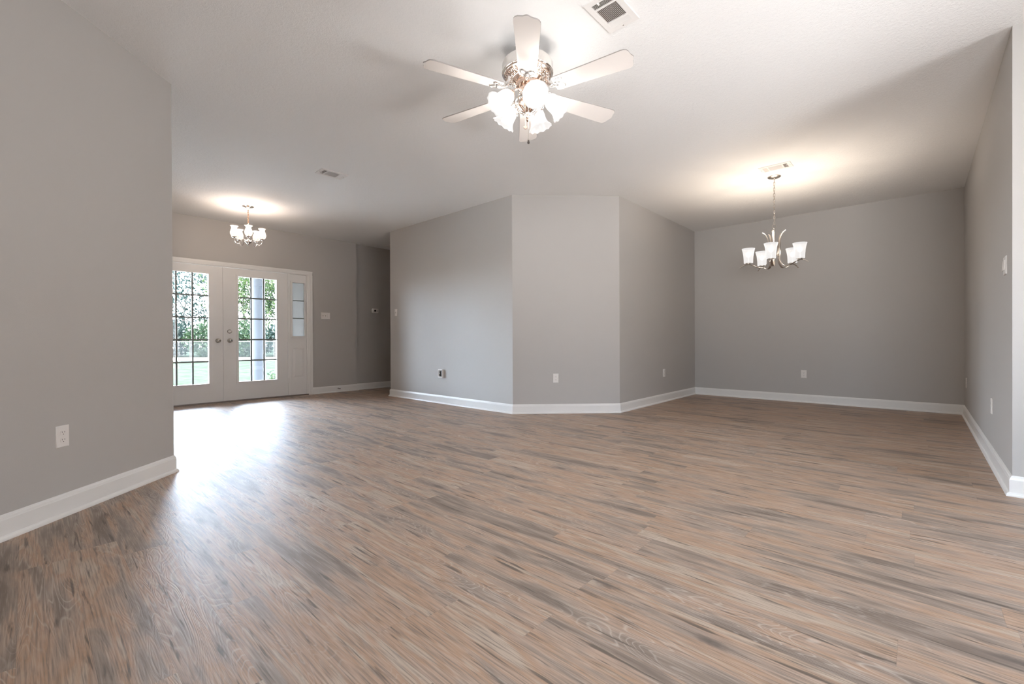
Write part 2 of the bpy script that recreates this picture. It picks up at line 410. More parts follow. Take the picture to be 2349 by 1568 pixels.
# baseboards with shoe moulding, mitred at every corner
PROF = [(.0, .118), (.004, .116), (.006, .110), (.010, .106), (.012, .096), (.0135, .094), (.0135, .022), (.016, .0215), (.021, .019), (.0255, .014), (.0275, .007), (.0275, .0), (.0, .0)]
def base_run(name, i, s0=None, s1=None, label=None):
    d, L = dirn(i); n_ = nrm(i); mb = MB(); K = len(PROF); vs = []
    for end, s_ in ((0, s0), (1, s1)):
        for (o, z) in PROF:
            if s_ is None: p = mitre((i+end) % N, o)
            else: p = VV[i]+d*s_+n_*o
            vs.append((p.x, p.y, z))
    fs = [(k, (k+1) % K, K+(k+1) % K, K+k) for k in range(K)]
    fs += [tuple(range(K)), tuple(reversed(range(K, 2*K)))]
    mb.add(vs, fs); o = mb.build(name, M_trim); return struct(o, label)
for i, nm in enumerate(NAMES):
    lb = 'white baseboard along the '+nm.replace('_', ' ')+' wall'
    if nm == 'entry':
        base_run('baseboard_entry', i, None, 4.189-3.368, lb)
    elif nm == 'east':
        base_run('baseboard_east', i, WIN_B[1]+.02-YR, None, lb); base_run('baseboard_east', i, None, WIN_B[0]-.02-YR, lb+' left of the glazing')
    elif nm == 'entry_return': base_run('baseboard_entry_return', i, None, None, lb)
    else: base_run('baseboard_'+nm, i, None, None, lb)

# ---------------------------------------------------------------- entry doors
XW = -7.768
def BY(mb, y0, y1, z0, z1, x0, x1): return mb.box((min(x0, x1), y0, z0), (max(x0, x1), y1, z1))
cas = MB()
def casing_leg(mb, ya, yb, z0, z1, inner_is_low):                  # stepped profile
    yi, yo = (ya, yb) if inner_is_low else (yb, ya); s_ = 1 if inner_is_low else -1
    BY(mb, min(yi, yo), max(yi, yo), z0, z1, XW, XW+.010)
    BY(mb, *sorted((yi+s_*.008, yo)), z0, z1, XW+.010, XW+.014)
    BY(mb, *sorted((yi+s_*.040, yo)), z0, z1, XW+.014, XW+.019)
casing_leg(cas, 3.285, 3.365, 0, 2.055, True); casing_leg(cas, .725, .805, 0, 2.055, False)
for (a, b, t_) in ((2.055, 2.12, .010), (2.063, 2.12, .014), (2.090, 2.12, .019)): BY(cas, .725, 3.365, a, b, XW, XW+t_)
struct(cas.build('trim_1', M_trim), 'white moulded casing around the entry doors')
jamb = MB()
for (a, b) in ((.802, .822), (1.087, 1.125), (2.962, 2.998), (3.268, 3.288)): BY(jamb, a, b, .02, 2.048, XW-.10, XW+.002)
BY(jamb, .802, 3.288, 2.048, 2.059, XW-.10, XW+.002)
struct(jamb.build('trim_2', M_trim), 'white jambs and mullions of the entry doors')
th = MB(); BY(th, .802, 3.288, 0.0, .020, XW-.12, XW+.030); struct(th.build('trim_3', M_thresh), 'dark metal threshold under the entry doors')

def lite_frame(mb, y0, y1, z0, z1, x, wdt=.028, t_=.012):          # raised frame round a pane
    for (a, b, c, d_) in ((y0-wdt, y0, z0-wdt, z1+wdt), (y1, y1+wdt, z0-wdt, z1+wdt), (y0, y1, z0-wdt, z0), (y0, y1, z1, z1+wdt)):
        BY(mb, a, b, c, d_, x, x+t_)
    wd2 = wdt*.45
    for (a, b, c, d_) in ((y0-wd2, y0, z0-wd2, z1+wd2), (y1, y1+wd2, z0-wd2, z1+wd2), (y0, y1, z0-wd2, z0), (y0, y1, z1, z1+wd2)):
        BY(mb, a, b, c, d_, x+t_, x+t_+.006)
def panel_ring(mb, y0, y1, z0, z1, oy0, oy1, oz0, oz1, x0, x1):   # slab with a hole
    BY(mb, oy0, y0, oz0, oz1, x0, x1); BY(mb, y1, oy1, oz0, oz1, x0, x1); BY(mb, y0, y1, oz0, z0, x0, x1); BY(mb, y0, y1, z1, oz1, x0, x1)
def knob(parent, y, z, x, name):
    k = MB(Matrix.Translation((x, y, z)) @ Matrix.Rotation(PI/2, 4, 'Y'))
    k.lathe([(.0001, .0), (.033, .0), (.033, .004), (.028, .009), (.012, .012), (.011, .030), (.018, .034), (.026, .044), (.028, .053), (.024, .062), (.014, .066), (.0001, .066)], 24)
    o = k.build(name, M_satin, parent, smooth=50)
    b_ = MB(Matrix.Translation((x, y, z)) @ Matrix.Rotation(PI/2, 4, 'Y')); b_.lathe([(.0001, .0665), (.007, .0665), (.007, .071), (.0001, .071)], 12)
    b_.build('lock_button', M_dark, o); return o
def entry_door(y0, y1, g0, g1, label, knob_y, bolt):
    t_ = thing('entry_door', label, 'door', (XW, (y0+y1)/2, .022)); cx = (XW, (y0+y1)/2, .022)
    off = Matrix.Translation((-XW, -(y0+y1)/2, -.022))
    z0, z1 = .022, 2.044; gz0, gz1 = .300, 1.925
    s_ = MB(off); panel_ring(s_, g0, g1, gz0, gz1, y0, y1, z0, z1, XW-.050, XW-.006); s_.build('door_panel', M_door, t_)
    f_ = MB(off); lite_frame(f_, g0, g1, gz0, gz1, XW-.006); f_.build('lite_frame', M_door, t_)
    p_ = MB(off); BY(p_, g0, g1, gz0, gz1, XW-.030, XW-.026); gl = p_.build('glass_pane', M_glass, t_)
    q = MB(off)
    for k in (1, 2): yy = g0+(g1-g0)*k/3; BY(q, yy-.0115, yy+.0115, gz0, gz1, XW-.0255, XW-.018)
    for k in (1, 2, 3, 4): zz = gz0+(gz1-gz0)*k/5; BY(q, g0, g1, zz-.0115, zz+.0115, XW-.0255, XW-.0175)
    q.build('muntin_grid', M_muntin, t_)
    knob(t_, knob_y-(y0+y1)/2, .935-.022, -.006, 'door_knob')
    if bolt:
        k = MB(Matrix.Translation((-.006, knob_y-(y0+y1)/2, 1.074-.022)) @ Matrix.Rotation(PI/2, 4, 'Y'))
        k.lathe([(.0001, 0), (.032, 0), (.032, .006), (.026, .013), (.0001, .014)], 24)
        b_ = k.build('deadbolt', M_satin, t_, smooth=40)
        k = MB(Matrix.Translation((-.006, knob_y-(y0+y1)/2, 1.074-.022)) @ Matrix.Rotation(math.radians(28), 4, 'X')); k.box((.013, -.022, -.005), (.032, .022, .005)); k.build('thumb_turn', M_chrome, b_)
    return t_
entry_door(1.128, 2.022, 1.258, 1.838, 'left white entry door, glass half hidden by the near wall corner', 1.957, False)
dr = entry_door(2.050, 2.960, 2.229, 2.782, 'right white entry door with deadbolt above its knob', 2.111, True)
as_ = MB(); BY(as_, 2.0225, 2.0495, .022, 2.044, XW-.045, XW+.006); BY(as_, 2.027, 2.035, .022, 2.044, XW+.006, XW+.010)
tag(as_.build('astragal', M_door), 'narrow white vertical strip covering the gap between entry doors', 'door strip')
for k, zz in enumerate((1.78, 1.02, .26)):
    h_ = MB(); h_.lathe([(.0001, -.05), (.0075, -.05), (.0075, .05), (.0001, .05)], 12, Matrix.Translation((XW+.0085, 2.961, zz)))
    h_.box((XW+.0022, 2.963, zz-.05), (XW+.0045, 2.985, zz+.05))
    hg = h_.build('hinge', M_door, dr); hg.location = -dr.location
def sidelight(y0, y1, label):
    t_ = thing('sidelight', label, 'window', (XW, (y0+y1)/2, .02)); off = Matrix.Translation((-XW, -(y0+y1)/2, -.02))
    g0, g1 = (y0+y1)/2-.100, (y0+y1)/2+.100; gz0, gz1 = 1.008, 1.908
    s_ = MB(off); panel_ring(s_, g0, g1, gz0, gz1, y0, y1, .022, 2.046, XW-.050, XW-.006); s_.build('side_panel', M_door, t_)
    f_ = MB(off); lite_frame(f_, g0, g1, gz0, gz1, XW-.006, .026); f_.build('lite_frame', M_door, t_)
    p_ = MB(off); BY(p_, g0, g1, gz0, gz1, XW-.030, XW-.026); p_.build('obscured_pane', M_frost, t_)
    for k in (1, 2):
        q = MB(off); zz = gz0+(gz1-gz0)*k/3; BY(q, g0, g1, zz-.007, zz+.007, XW-.0255, XW-.018); q.build('muntin_bar', M_muntin, t_)
    r_ = MB(off)
    a0, a1, b0, b1 = g0, g1, .30, .82
    for (w1, w2, x_) in ((.0, .012, .004),):
        BY(r_, a0-.012, a0, b0-.012, b1+.012, XW-.006, XW-.001); BY(r_, a1, a1+.012, b0-.012, b1+.012, XW-.006, XW-.001)
        BY(r_, a0, a1, b0-.012, b0, XW-.006, XW-.001); BY(r_, a0, a1, b1, b1+.012, XW-.006, XW-.001)
    i_ = .038
    X0, X1 = XW-.006, XW+.001
    r_.add([(X0, a0+.014, b0+.014), (X0, a1-.014, b0+.014), (X0, a1-.014, b1-.014), (X0, a0+.014, b1-.014), (X1, a0+i_, b0+i_), (X1, a1-i_, b0+i_), (X1, a1-i_, b1-i_), (X1, a0+i_, b1-i_)],
           [(0, 1, 5, 4), (1, 2, 6, 5), (2, 3, 7, 6), (3, 0, 4, 7), (4, 5, 6, 7)])
    r_.build('raised_panel', M_door, t_); return t_
sidelight(3.000, 3.266, 'narrow white sidelight right of the entry doors, frosted panes above a panel')
sidelight(.824, 1.085, 'narrow white sidelight left of the entry doors behind the near wall')

# windows behind and beside the viewer
def glazing(name, origin, d, n_, a0, a1, z0, z1, label):           # d runs along the wall, n_ points into the room
    fw = .05; m_ = Matrix((Vector((d.x, d.y, 0)), Vector((n_.x, n_.y, 0)), Vector((0, 0, 1)))).transposed().to_4x4(); m_.translation = Vector((origin.x, origin.y, 0))
    f_ = MB(m_); p_ = MB(m_); mid = (a0+a1)/2
    for (a, b, c, d_) in ((a0, a0+fw, z0, z1), (a1-fw, a1, z0, z1), (a0+fw, a1-fw, z0, z0+fw), (a0+fw, a1-fw, z1-fw, z1), (mid-fw/2, mid+fw/2, z0+fw, z1-fw)):
        f_.box((a, -TH, c), (b, -.001, d_))
    t_ = struct(f_.build(name, M_trim), label)
    p_.box((a0+fw, -TH/2-.002, z0+fw), (a1-fw, -TH/2+.002, z1-fw)); p_.build('window_pane', M_glass, t_)
glazing('window_1', VV[2], dirn(2)[0], nrm(2), WIN_B[0]-YR, WIN_B[1]-YR, WIN_B[2], WIN_B[3], 'wide white framed patio glazing in the east wall')
glazing('window_2', VV[1], dirn(1)[0], nrm(1), WIN_R[0]+1.225, WIN_R[1]+1.225, WIN_R[2], WIN_R[3], 'white framed window in the rear wall')

# ---------------------------------------------------------------- outlets, switches, thermostat
def face(n_): return math.atan2(n_[1], n_[0])-PI/2
def make_outlet(loc, n_, label):
    t_ = thing('wall_outlet', label, 'outlet', loc, face(n_), 'duplex wall outlets')
    c = MB(); c.frustum(-.035, .035, -.057, .057, 0, .0062, .003); c.build('cover_plate', M_plate, t_)
    for s_ in (1, -1):
        zc = s_*.0195; r_ = MB(); pts = []
        for k in range(24):
            a = 2*PI*k/24; x = .0168*math.cos(a); z = .0168*math.sin(a); z = max(-.0125, min(.0125, z)); pts.append((x, z))
        vs = [(x, .0062, zc+z) for x, z in pts]+[(x*.96, .0080, zc+z*.96) for x, z in pts]
        r_.add(vs, [(k, 24+k, 24+(k+1) % 24, (k+1) % 24) for k in range(24)]+[tuple(reversed(range(24, 48)))])
        ro = r_.build('receptacle', M_plate, t_)
        q = MB()
        for x, hh in ((-.0064, .0036), (.0064, .0042)): q.box((x-.0010, .0079, zc+.0035-hh), (x+.0010, .0083, zc+.0035+hh))
        q.lathe([(.0001, .0), (.0024, 0), (.0024, .0004), (.0001, .0004)], 10, Matrix.Translation((0, .0079, zc-.0075)) @ Matrix.Rotation(-PI/2, 4, 'X'))
        q.build('socket_slots', M_dark, ro)
    s2 = MB(); s2.lathe([(.0001, .0012), (.0028, .0008), (.0030, 0)], 10, Matrix.Translation((0, .0062, 0)) @ Matrix.Rotation(-PI/2, 4, 'X')); s2.build('plate_screw', M_plate, t_)
    return t_
nA = Vector((.7071, -.7071)); nK = nrm(0)
O1 = make_outlet((-3.357, .130, .423), nK, 'white duplex outlet on the wall at far left, largest in view')
dup(O1, (-3.378, 4.508, .442), face(nA), 'white duplex outlet on the narrow angled wall in the middle')
dup(O1, (-2.802, 6.407, .426), face((1, 0)), 'white duplex outlet on the wall just left of the dining corner')
dup(O1, (-1.240, 7.644, .412), face((0, -1)), 'white duplex outlet on the back wall below the dining chandelier')
dup(O1, (.401, 7.30, .408), face((-1, 0)), 'white duplex outlet on the right wall close to the back corner')
dup(O1, (.401, 4.875, .413), face((-1, 0)), 'white duplex outlet on the right wall nearer the viewer')

def toggle_parts(t_, x, up_=False):
    a = math.radians(-28 if not up_ else 28)
    s_ = MB(Matrix.Translation((x, .0055, 0)) @ Matrix.Rotation(a, 4, 'X')); s_.frustum(-.0048, .0048, -.006, .006, 0, .016, .0012); s_.build('toggle', M_plate, t_)
    b_ = MB(); b_.box((x-.0056, .0061, -.0125), (x+.0056, .0064, .0125)); b_.build('toggle_slot', M_duct, t_)
t_ = thing('light_switch', 'white triple gang switch plate beside the entry door sidelight', 'light switch', (XW, 3.598, 1.369), face((1, 0)), 'wall switches')
c = MB(); c.frustum(-.080, .080, -.057, .057, 0, .0062, .003); c.build('cover_plate', M_plate, t_)
toggle_parts(t_, .046); toggle_parts(t_, .0)
r_ = MB(); r_.frustum(-.063, -.030, -.033, .033, .006, .009, .002); r_.build('rocker', M_plate, t_)
t_ = thing('light_switch', 'white single toggle switch beside the hallway corner', 'light switch', (-6.352, 4.124, 1.385), face((0, -1)), 'wall switches')
c = MB(); c.frustum(-.035, .035, -.057, .057, 0, .0062, .003); c.build('cover_plate', M_plate, t_); toggle_parts(t_, 0)
t_ = thing('light_switch', 'white double rocker switch high on the right wall near its outer corner', 'light switch', (.401, 4.16, 1.377), face((-1, 0)), 'wall switches')
c = MB(); c.frustum(-.057, .057, -.057, .057, 0, .0062, .003); c.build('cover_plate', M_plate, t_)
for x in (-.023, .023):
    r_ = MB(); r_.box((x-.0165, .006, -.033), (x+.0165, .0075, .033)); ro = r_.build('rocker_frame', M_plate, t_)
    r_ = MB(Matrix.Translation((x, .0068, 0)) @ Matrix.Rotation(math.radians(4), 4, 'X')); r_.frustum(-.0145, .0145, -.031, .031, 0, .0055, .001); r_.build('rocker', M_plate, ro)
t_ = thing('thermostat', 'white rounded thermostat with black screen on the hallway wall', 'thermostat', (-7.82, 4.600, 1.502), face((1, 0)))
def rounded(w_, h_, r, n=6):
    out = []
    for cx_, cz_, a0 in ((w_-r, h_-r, 0), (-w_+r, h_-r, 90), (-w_+r, -h_+r, 180), (w_-r, -h_+r, 270)):
        for k in range(n+1): a = math.radians(a0+90*k/n); out.append((cx_+r*math.cos(a), cz_+r*math.sin(a)))
    return out
def rplate(mb, w_, h_, r, y0, y1, inset=.004):
    P = rounded(w_, h_, r); K = len(P); k1 = (w_-inset)/w_; k2 = (h_-inset)/h_
    vs = [(x, y0, z) for x, z in P]+[(x, y1-inset*.5, z) for x, z in P]+[(x*k1, y1, z*k2) for x, z in P]
    fs = [tuple(range(K))]+[(k, K+k, K+(k+1) % K, (k+1) % K) for k in range(K)]+[(K+k, 2*K+k, 2*K+(k+1) % K, K+(k+1) % K) for k in range(K)]+[tuple(reversed(range(2*K, 3*K)))]
    mb.add(vs, fs)
c = MB(); rplate(c, .066, .043, .018, 0, .026, .007); bd = c.build('housing', M_plate, t_, smooth=30)
c = MB(); c.box((-.012, .026, -.012), (.030, .0266, .022)); c.build('screen', M_screen, t_)
for z in (.012, -.008):
    c = MB(); c.box((-.040, .026, z-.005), (-.029, .0275, z+.005)); c.build('button', M_duct, t_)
for x in (.019, .002):
    c = MB(); c.box((x-.006, .026, -.026), (x+.006, .0272, -.021)); c.build('button', M_duct, t_)
t_ = thing('cable_box', 'open low voltage wall box with loose dark cable on centre wall', 'wall box', (-5.172, 4.124, .441), face((0, -1)))
c = MB()
for (a, b, d_, e_) in ((-.047, -.036, -.058, .058), (.036, .047, -.058, .058), (-.036, .036, -.058, -.047), (-.036, .036, .047, .058)): c.box((a, 0, d_), (b, .030, e_))
c.build('box_frame', M_plate, t_)
c = MB(); c.box((-.036, .0002, -.047), (.036, .0012, .047)); c.build('box_back', M_dark, t_)
c = MB(); c.tube(bez([(-.02, .004, .03), (-.02, .022, -.03), (.012, .024, -.035), (.018, .022, .015), (-.005, .024, .028), (-.012, .026, -.012), (.010, .028, -.018)], 8), .0045, 8); c.build('cable', M_cable, t_, smooth=60)
c = MB(); c.tube(bez([(.024, .004, .04), (.020, .026, .010), (.004, .036, -.002)], 6), .006, 8); c.build('cable_end', M_plate, t_, smooth=60)
ds = MB(Matrix.Translation((XW+.013, 3.818, .072)) @ Matrix.Rotation(PI/2, 4, 'Y'))
t_ = thing('door_stop', 'small metal spring door stop on the baseboard near the hallway', 'door stop', (XW+.0137, 3.818, .066))
ds = MB(Matrix.Rotation(PI/2, 4, 'Y')); ds.lathe([(.0001, 0), (.011, 0), (.010, .005), (.004, .008), (.004, .060), (.0001, .060)], 12); ds.build('stem', M_satin, t_, smooth=40)
ds = MB(Matrix.Rotation(PI/2, 4, 'Y')); ds.lathe([(.0001, .058), (.008, .058), (.009, .064), (.008, .074), (.0001, .075)], 12); ds.build('rubber_tip', M_dark, t_, smooth=40)

# ---------------------------------------------------------------- ceiling registers
def make_vent():
    t_ = thing('ceiling_vent', 'white ceiling air register beside the ceiling fan at the top edge', 'vent', (0, 0, H), 0, 'ceiling air registers')
    LX, LY = .145, .0925; ix, iy = .112, .061
    c = MB()
    z0, z1 = -.007, 0.0
    for (a, b, d_, e_) in ((-LX, -ix, -LY, LY), (ix, LX, -LY, LY), (-ix, ix, -LY, -iy), (-ix, ix, iy, LY)): c.box((a, d_, z0), (b, e_, z1))
    for x in (-.068, .066): c.box((x-.005, -iy, z0-.001), (x+.005, iy, z1))
    c.build('register_frame', M_grille, t_)
    c = MB(); c.box((-ix, -iy, -.0012), (ix, iy, -.0002)); c.build('duct_opening', M_duct, t_)
    def slats(name, x0, x1, along_x, tilt, n):
        m_ = MB()
        for k in range(n):
            if along_x:
                y = -iy+(k+.5)*2*iy/n
                m_.box((x0, -.0036, -.0004), (x1, .0036, .0004), Matrix.Translation((0, y, -.0045)) @ Matrix.Rotation(tilt, 4, 'X'))
            else:
                x = x0+(k+.5)*(x1-x0)/n
                m_.box((-.0034, -iy, -.0004), (.0034, iy, .0004), Matrix.Translation((x, 0, -.0045)) @ Matrix.Rotation(tilt, 4, 'Y'))
        m_.build(name, M_grille, t_)
    slats('louvers', -.063, .061, True, math.radians(48), 16)
    slats('louvers', -ix, -.073, False, math.radians(-50), 5)
    slats('louvers', .071, ix, False, math.radians(50), 5)
    c = MB(); c.box((-ix-.004, .016, -.013), (-ix+.012, .024, -.006)); c.build('damper_lever', M_grille, t_)
    for s_ in (-1, 1):
        c = MB(); c.lathe([(.0001, -.0095), (.0035, -.0085), (.0038, -.007)], 10, Matrix.Translation((s_*.131, 0, 0))); c.build('vent_screw', M_satin, t_)
    return t_
V1 = make_vent(); V1.location = (-1.257, 2.205, H); V1.rotation_euler = (0, 0, PI/2)
dup(V1, (-4.715, 2.265, H), PI/2, 'white ceiling air register between the fan and the foyer chandelier')
dup(V1, (-1.121, 5.372, H), PI, 'white ceiling air register just behind the dining chandelier canopy')
dup(V1, (-7.43, 4.76, H), PI, 'white ceiling air register over the hallway, mostly hidden by the corner')

# ---------------------------------------------------------------- ceiling fan
FC = Vector((-1.802, 2.125, H))
fan = thing('ceiling_fan', 'white six blade ceiling fan with five glowing tulip shades', 'ceiling fan', FC)
def Z(z): return z-H
c = MB(); c.lathe([(.0001, 0), (.078, 0), (.078, -.012), (.064, -.040), (.030, -.055), (.026, -.060), (.026, -.075), (.06, -.080), (.10, -.083), (.0001, -.0831)], 40); c.build('canopy', M_blade, fan, smooth=35)
c = MB(); c.lathe([(.0001, Z(2.660)), (.130, Z(2.657)), (.152, Z(2.645)), (.158, Z(2.630)), (.158, Z(2.592)), (.160, Z(2.588)), (.160, Z(2.580)), (.154, Z(2.578)), (.0001, Z(2.578))], 48); mh = c.build('motor_housing', M_chrome, fan, smooth=35)
# ornate lower motor: pierced ring of scrolls
c = MB(); c.lathe([(.150, Z(2.5775)), (.148, Z(2.570)), (.118, Z(2.553)), (.085, Z(2.543)), (.070, Z(2.530)), (.070, Z(2.500)), (.0001, Z(2.498))], 48); lo = c.build('lower_motor', M_rose, fan, smooth=35)
c = MB()
for k in range(30):
    a = 2*PI*k/30; m_ = Matrix.Rotation(a, 4, 'Z') @ Matrix.Translation((.128, 0, Z(2.5565))) @ Matrix.Rotation(math.radians(-28), 4, 'Y')
    c.tube([m_ @ Vector((.011*math.cos(q_*PI/5)*(1-.0*q_), .009*math.sin(q_*PI/5), 0)) for q_ in range(10)], .0022, 5, closed=True)
    c.tube([m_ @ Vector((-.022+.008*math.cos(q_*PI/4), .006*math.sin(q_*PI/4), 0)) for q_ in range(8)], .0018, 5, closed=True)
c.lathe([(.146+.003*math.cos(q_*PI/4), Z(2.571)+.003*math.sin(q_*PI/4)) for q_ in range(9)], 48)
c.lathe([(.096+.003*math.cos(q_*PI/4), Z(2.545)+.003*math.sin(q_*PI/4)) for q_ in range(9)], 48)
c.build('filigree_ring', M_chrome, lo, smooth=60)
BZ = Z(2.462)
def blade_outline():
    half = [(.185, .048), (.200, .0535), (.35, .0585), (.50, .064), (.615, .0685), (.632, .0670), (.645, .0600), (.652, .0480), (.655, .0340), (.658, .0200), (.664, .0090), (.667, .0)]
    return half
for k in range(6):
    a = math.radians(10.2+60*k); R = Matrix.Rotation(a, 4, 'Z') @ Matrix.Translation((0, 0, BZ)) @ Matrix.Rotation(math.radians(-11), 4, 'X')
    hf = blade_outline(); P = hf+[(x, -y) for x, y in reversed(hf[:-1])]; K = len(P); T = .0032
    b_ = MB(R); b_.add([(x, y, -T) for x, y in P]+[(x, y, T) for x, y in P], [tuple(range(K)), tuple(reversed(range(K, 2*K)))])
    bl = b_.build('blade', M_blade, fan)
    e_ = MB(R); s1_ = 1.004
    e_.add([(x, y*s1_, -T) for x, y in P]+[(x, y*s1_, T) for x, y in P], [(q_, K+q_, K+(q_+1) % K, (q_+1) % K) for q_ in range(K)]); e_.build('blade_edge', M_bladeedge, bl)
    ir = MB(R)
    def loop(cx_, cy_, rx, ry, rr=.0032, n=16, rot=0.0, z=-.008):
        ir.tube([(cx_+rx*math.cos(2*PI*q_/n)*math.cos(rot)-ry*math.sin(2*PI*q_/n)*math.sin(rot), cy_+rx*math.cos(2*PI*q_/n)*math.sin(rot)+ry*math.sin(2*PI*q_/n)*math.cos(rot), z) for q_ in range(n)], rr, 6, closed=True)
    loop(.218, .020, .030, .017, rot=.55); loop(.218, -.020, .030, .017, rot=-.55)
    loop(.205, 0, .013, .011, .004); loop(.180, 0, .024, .012, .003)
    ir.ball((.207, 0, -.010), .010, 10, 6)
    ir.tube([(.130, 0, .062), (.135, 0, .03), (.152, 0, .006), (.175, 0, -.006), (.205, 0, -.007)], [(.012, .005), (.011, .005), (.010, .004), (.012, .004), (.012, .003)], 8, flat=(0, 1, 0))
    for s_ in (-1, 1): ir.tube(bez([(.128, .022*s_, .050), (.150, .030*s_, .022), (.165, .016*s_, .0), (.185, .010*s_, -.007)], 5), .0035, 6)
    ir.build('blade_iron', M_chrome, bl, smooth=50)
# light kit
c = MB(); c.lathe([(.0001, Z(2.500)), (.052, Z(2.500)), (.052, Z(2.485)), (.034, Z(2.470)), (.030, Z(2.440)), (.044, Z(2.425)), (.058, Z(2.405)), (.060, Z(2.385)), (.046, Z(2.360)), (.028, Z(2.345)), (.014, Z(2.338)), (.010, Z(2.325)), (.014, Z(2.318)), (.014, Z(2.310)), (.007, Z(2.300)), (.010, Z(2.294)), (.006, Z(2.284)), (.0001, Z(2.280))], 32)
lk = c.build('light_fitter', M_rose, fan, smooth=40)
c = MB()
for k in range(10):
    a = math.radians(-4+36*k); m_ = Matrix.Rotation(a, 4, 'Z')
    pts = []
    for q_ in range(22):
        u = q_/21; ang = -PI/2+u*3.3*PI; rr = .020*(1-.75*u); pts.append(m_ @ Vector((.082+rr*math.cos(ang), 0, Z(2.372)+rr*math.sin(ang)*1.1)))
    if k % 2: c.tube(pts, .0028, 6)
    c.tube([m_ @ p for p in bez([(.030, 0, Z(2.462)), (.055, 0, Z(2.455)), (.062, 0, Z(2.430)), (.052, 0, Z(2.405)), (.066, 0, Z(2.372)), (.050, 0, Z(2.345)), (.026, 0, Z(2.335))], 5)], .003, 6)
c.build('scrollwork', M_chrome, lk, smooth=60)
def tulip(mb, mtx):
    prof = [(.0265, .000), (.030, .004), (.040, .016), (.0465, .034), (.0500, .056), (.0505, .076), (.0530, .094), (.0600, .110), (.0700, .123), (.0780, .130)]
    def md(r, z, a, k):
        w_ = max(0, (z-.095)/.035); return r*(1+.017*w_*math.cos(12*a)), z+.0028*w_*math.cos(12*a)
    inner = [(r-.003, z+.0005) for r, z in reversed(prof)]
    mb.lathe(prof+inner, 96, mtx, md)
for k in range(5):
    a = math.radians(-37+72*k)
    A = Matrix.Rotation(a, 4, 'Z'); m_ = A @ Matrix.Translation((.118, 0, Z(2.425))) @ Matrix.Rotation(math.radians(180-47), 4, 'Y')
    b_ = MB(); b_.tube([A @ p for p in bez([(.030, 0, Z(2.455)), (.060, 0, Z(2.470)), (.094, 0, Z(2.458)), (.114, 0, Z(2.433))], 6)], .006, 8)
    b_.lathe([(.0001, -.022), (.012, -.022), (.020, -.014), (.028, -.004), (.0300, .006), (.0275, .010), (.0001, .010)], 24, m_)
    arm = b_.build('lamp_arm', M_chrome, fan, smooth=50)
    s_ = MB(); tulip(s_, m_); s_.build('glass_shade', M_fanshade, fan, smooth=70)
    bu = MB(); bu.ball((0, 0, .062), .024, 14, 10, m_, 1.25); bu.build('light_bulb', M_bulb, fan, smooth=True)
    p = m_ @ Vector((0, 0, .082)); lt = add_light('fan_bulb_light', 'POINT', (0, 0, 0), energy=FAN_W, shadow_soft_size=.045, color=(1.0, .94, .88))
    lt.parent = fan; lt.location = p
def pull(x, y, z0, z1, end):
    c = MB(); c.tube([(x, y, z0), (x, y, z1)], .0011, 6); n_ = int((z0-z1)/.006)
    for k in range(n_): c.ball((x, y, z0-k*.006), .0019, 6, 4)
    pc = c.build('pull_chain', M_satin, fan)
    if end == 'wood':
        c = MB(Matrix.Translation((x, y, z1))); c.lathe([(.0001, .004), (.004, .004), (.004, -.002), (.0001, -.002)], 12); c.build('ferrule', M_nickel, pc)
        c = MB(Matrix.Translation((x, y, z1))); c.lathe([(.0001, -.002), (.0045, -.003), (.0075, -.020), (.006, -.024), (.0001, -.024)], 16); c.build('chain_pull', M_wood, pc, smooth=40)
    else:
        rot = Matrix.Translation((x, y, z1-.010)) @ Matrix.Rotation(YAW, 4, 'Z') @ Matrix.Rotation(PI/2, 4, 'X')
        c = MB(rot); c.lathe([(.0001, -.002), (.010, -.002), (.012, 0), (.010, .002), (.0001, .002)], 20); c.build('chain_pull', M_rose, pc, smooth=40)
# chains hang just beside the fitter, towards the viewer's left
px, py = right.x, right.y
pull(.002*px-.05*fwd.x, .002*py-.05*fwd.y, Z(2.375), Z(2.150), 'wood')
pull(-.016*px-.05*fwd.x, -.016*py-.05*fwd.y, Z(2.375), Z(2.235), 'disc')

# ---------------------------------------------------------------- chains for chandeliers
def chain(mb, z0, z1, ln=.034, wd=.010, wire=.0019):
    n_ = max(1, round((z0-z1)/(ln-.008))); step = (z0-z1)/n_
    for k in range(n_):
        zc = z0-(k+.5)*step; pts = []
        hh = (step+.008)/2-wd/2
        for q_ in range(12):
            a = 2*PI*q_/12; x = wd/2*math.cos(a); z = wd/2*math.sin(a)+(hh if math.sin(a) >= 0 else -hh)
            pts.append((x, 0, zc+z) if k % 2 else (0, x, zc+z))
        mb.tube(pts, wire, 5, closed=True)
def view_az(deg): return math.radians(deg)+YAW                     # angle measured from the viewer's right

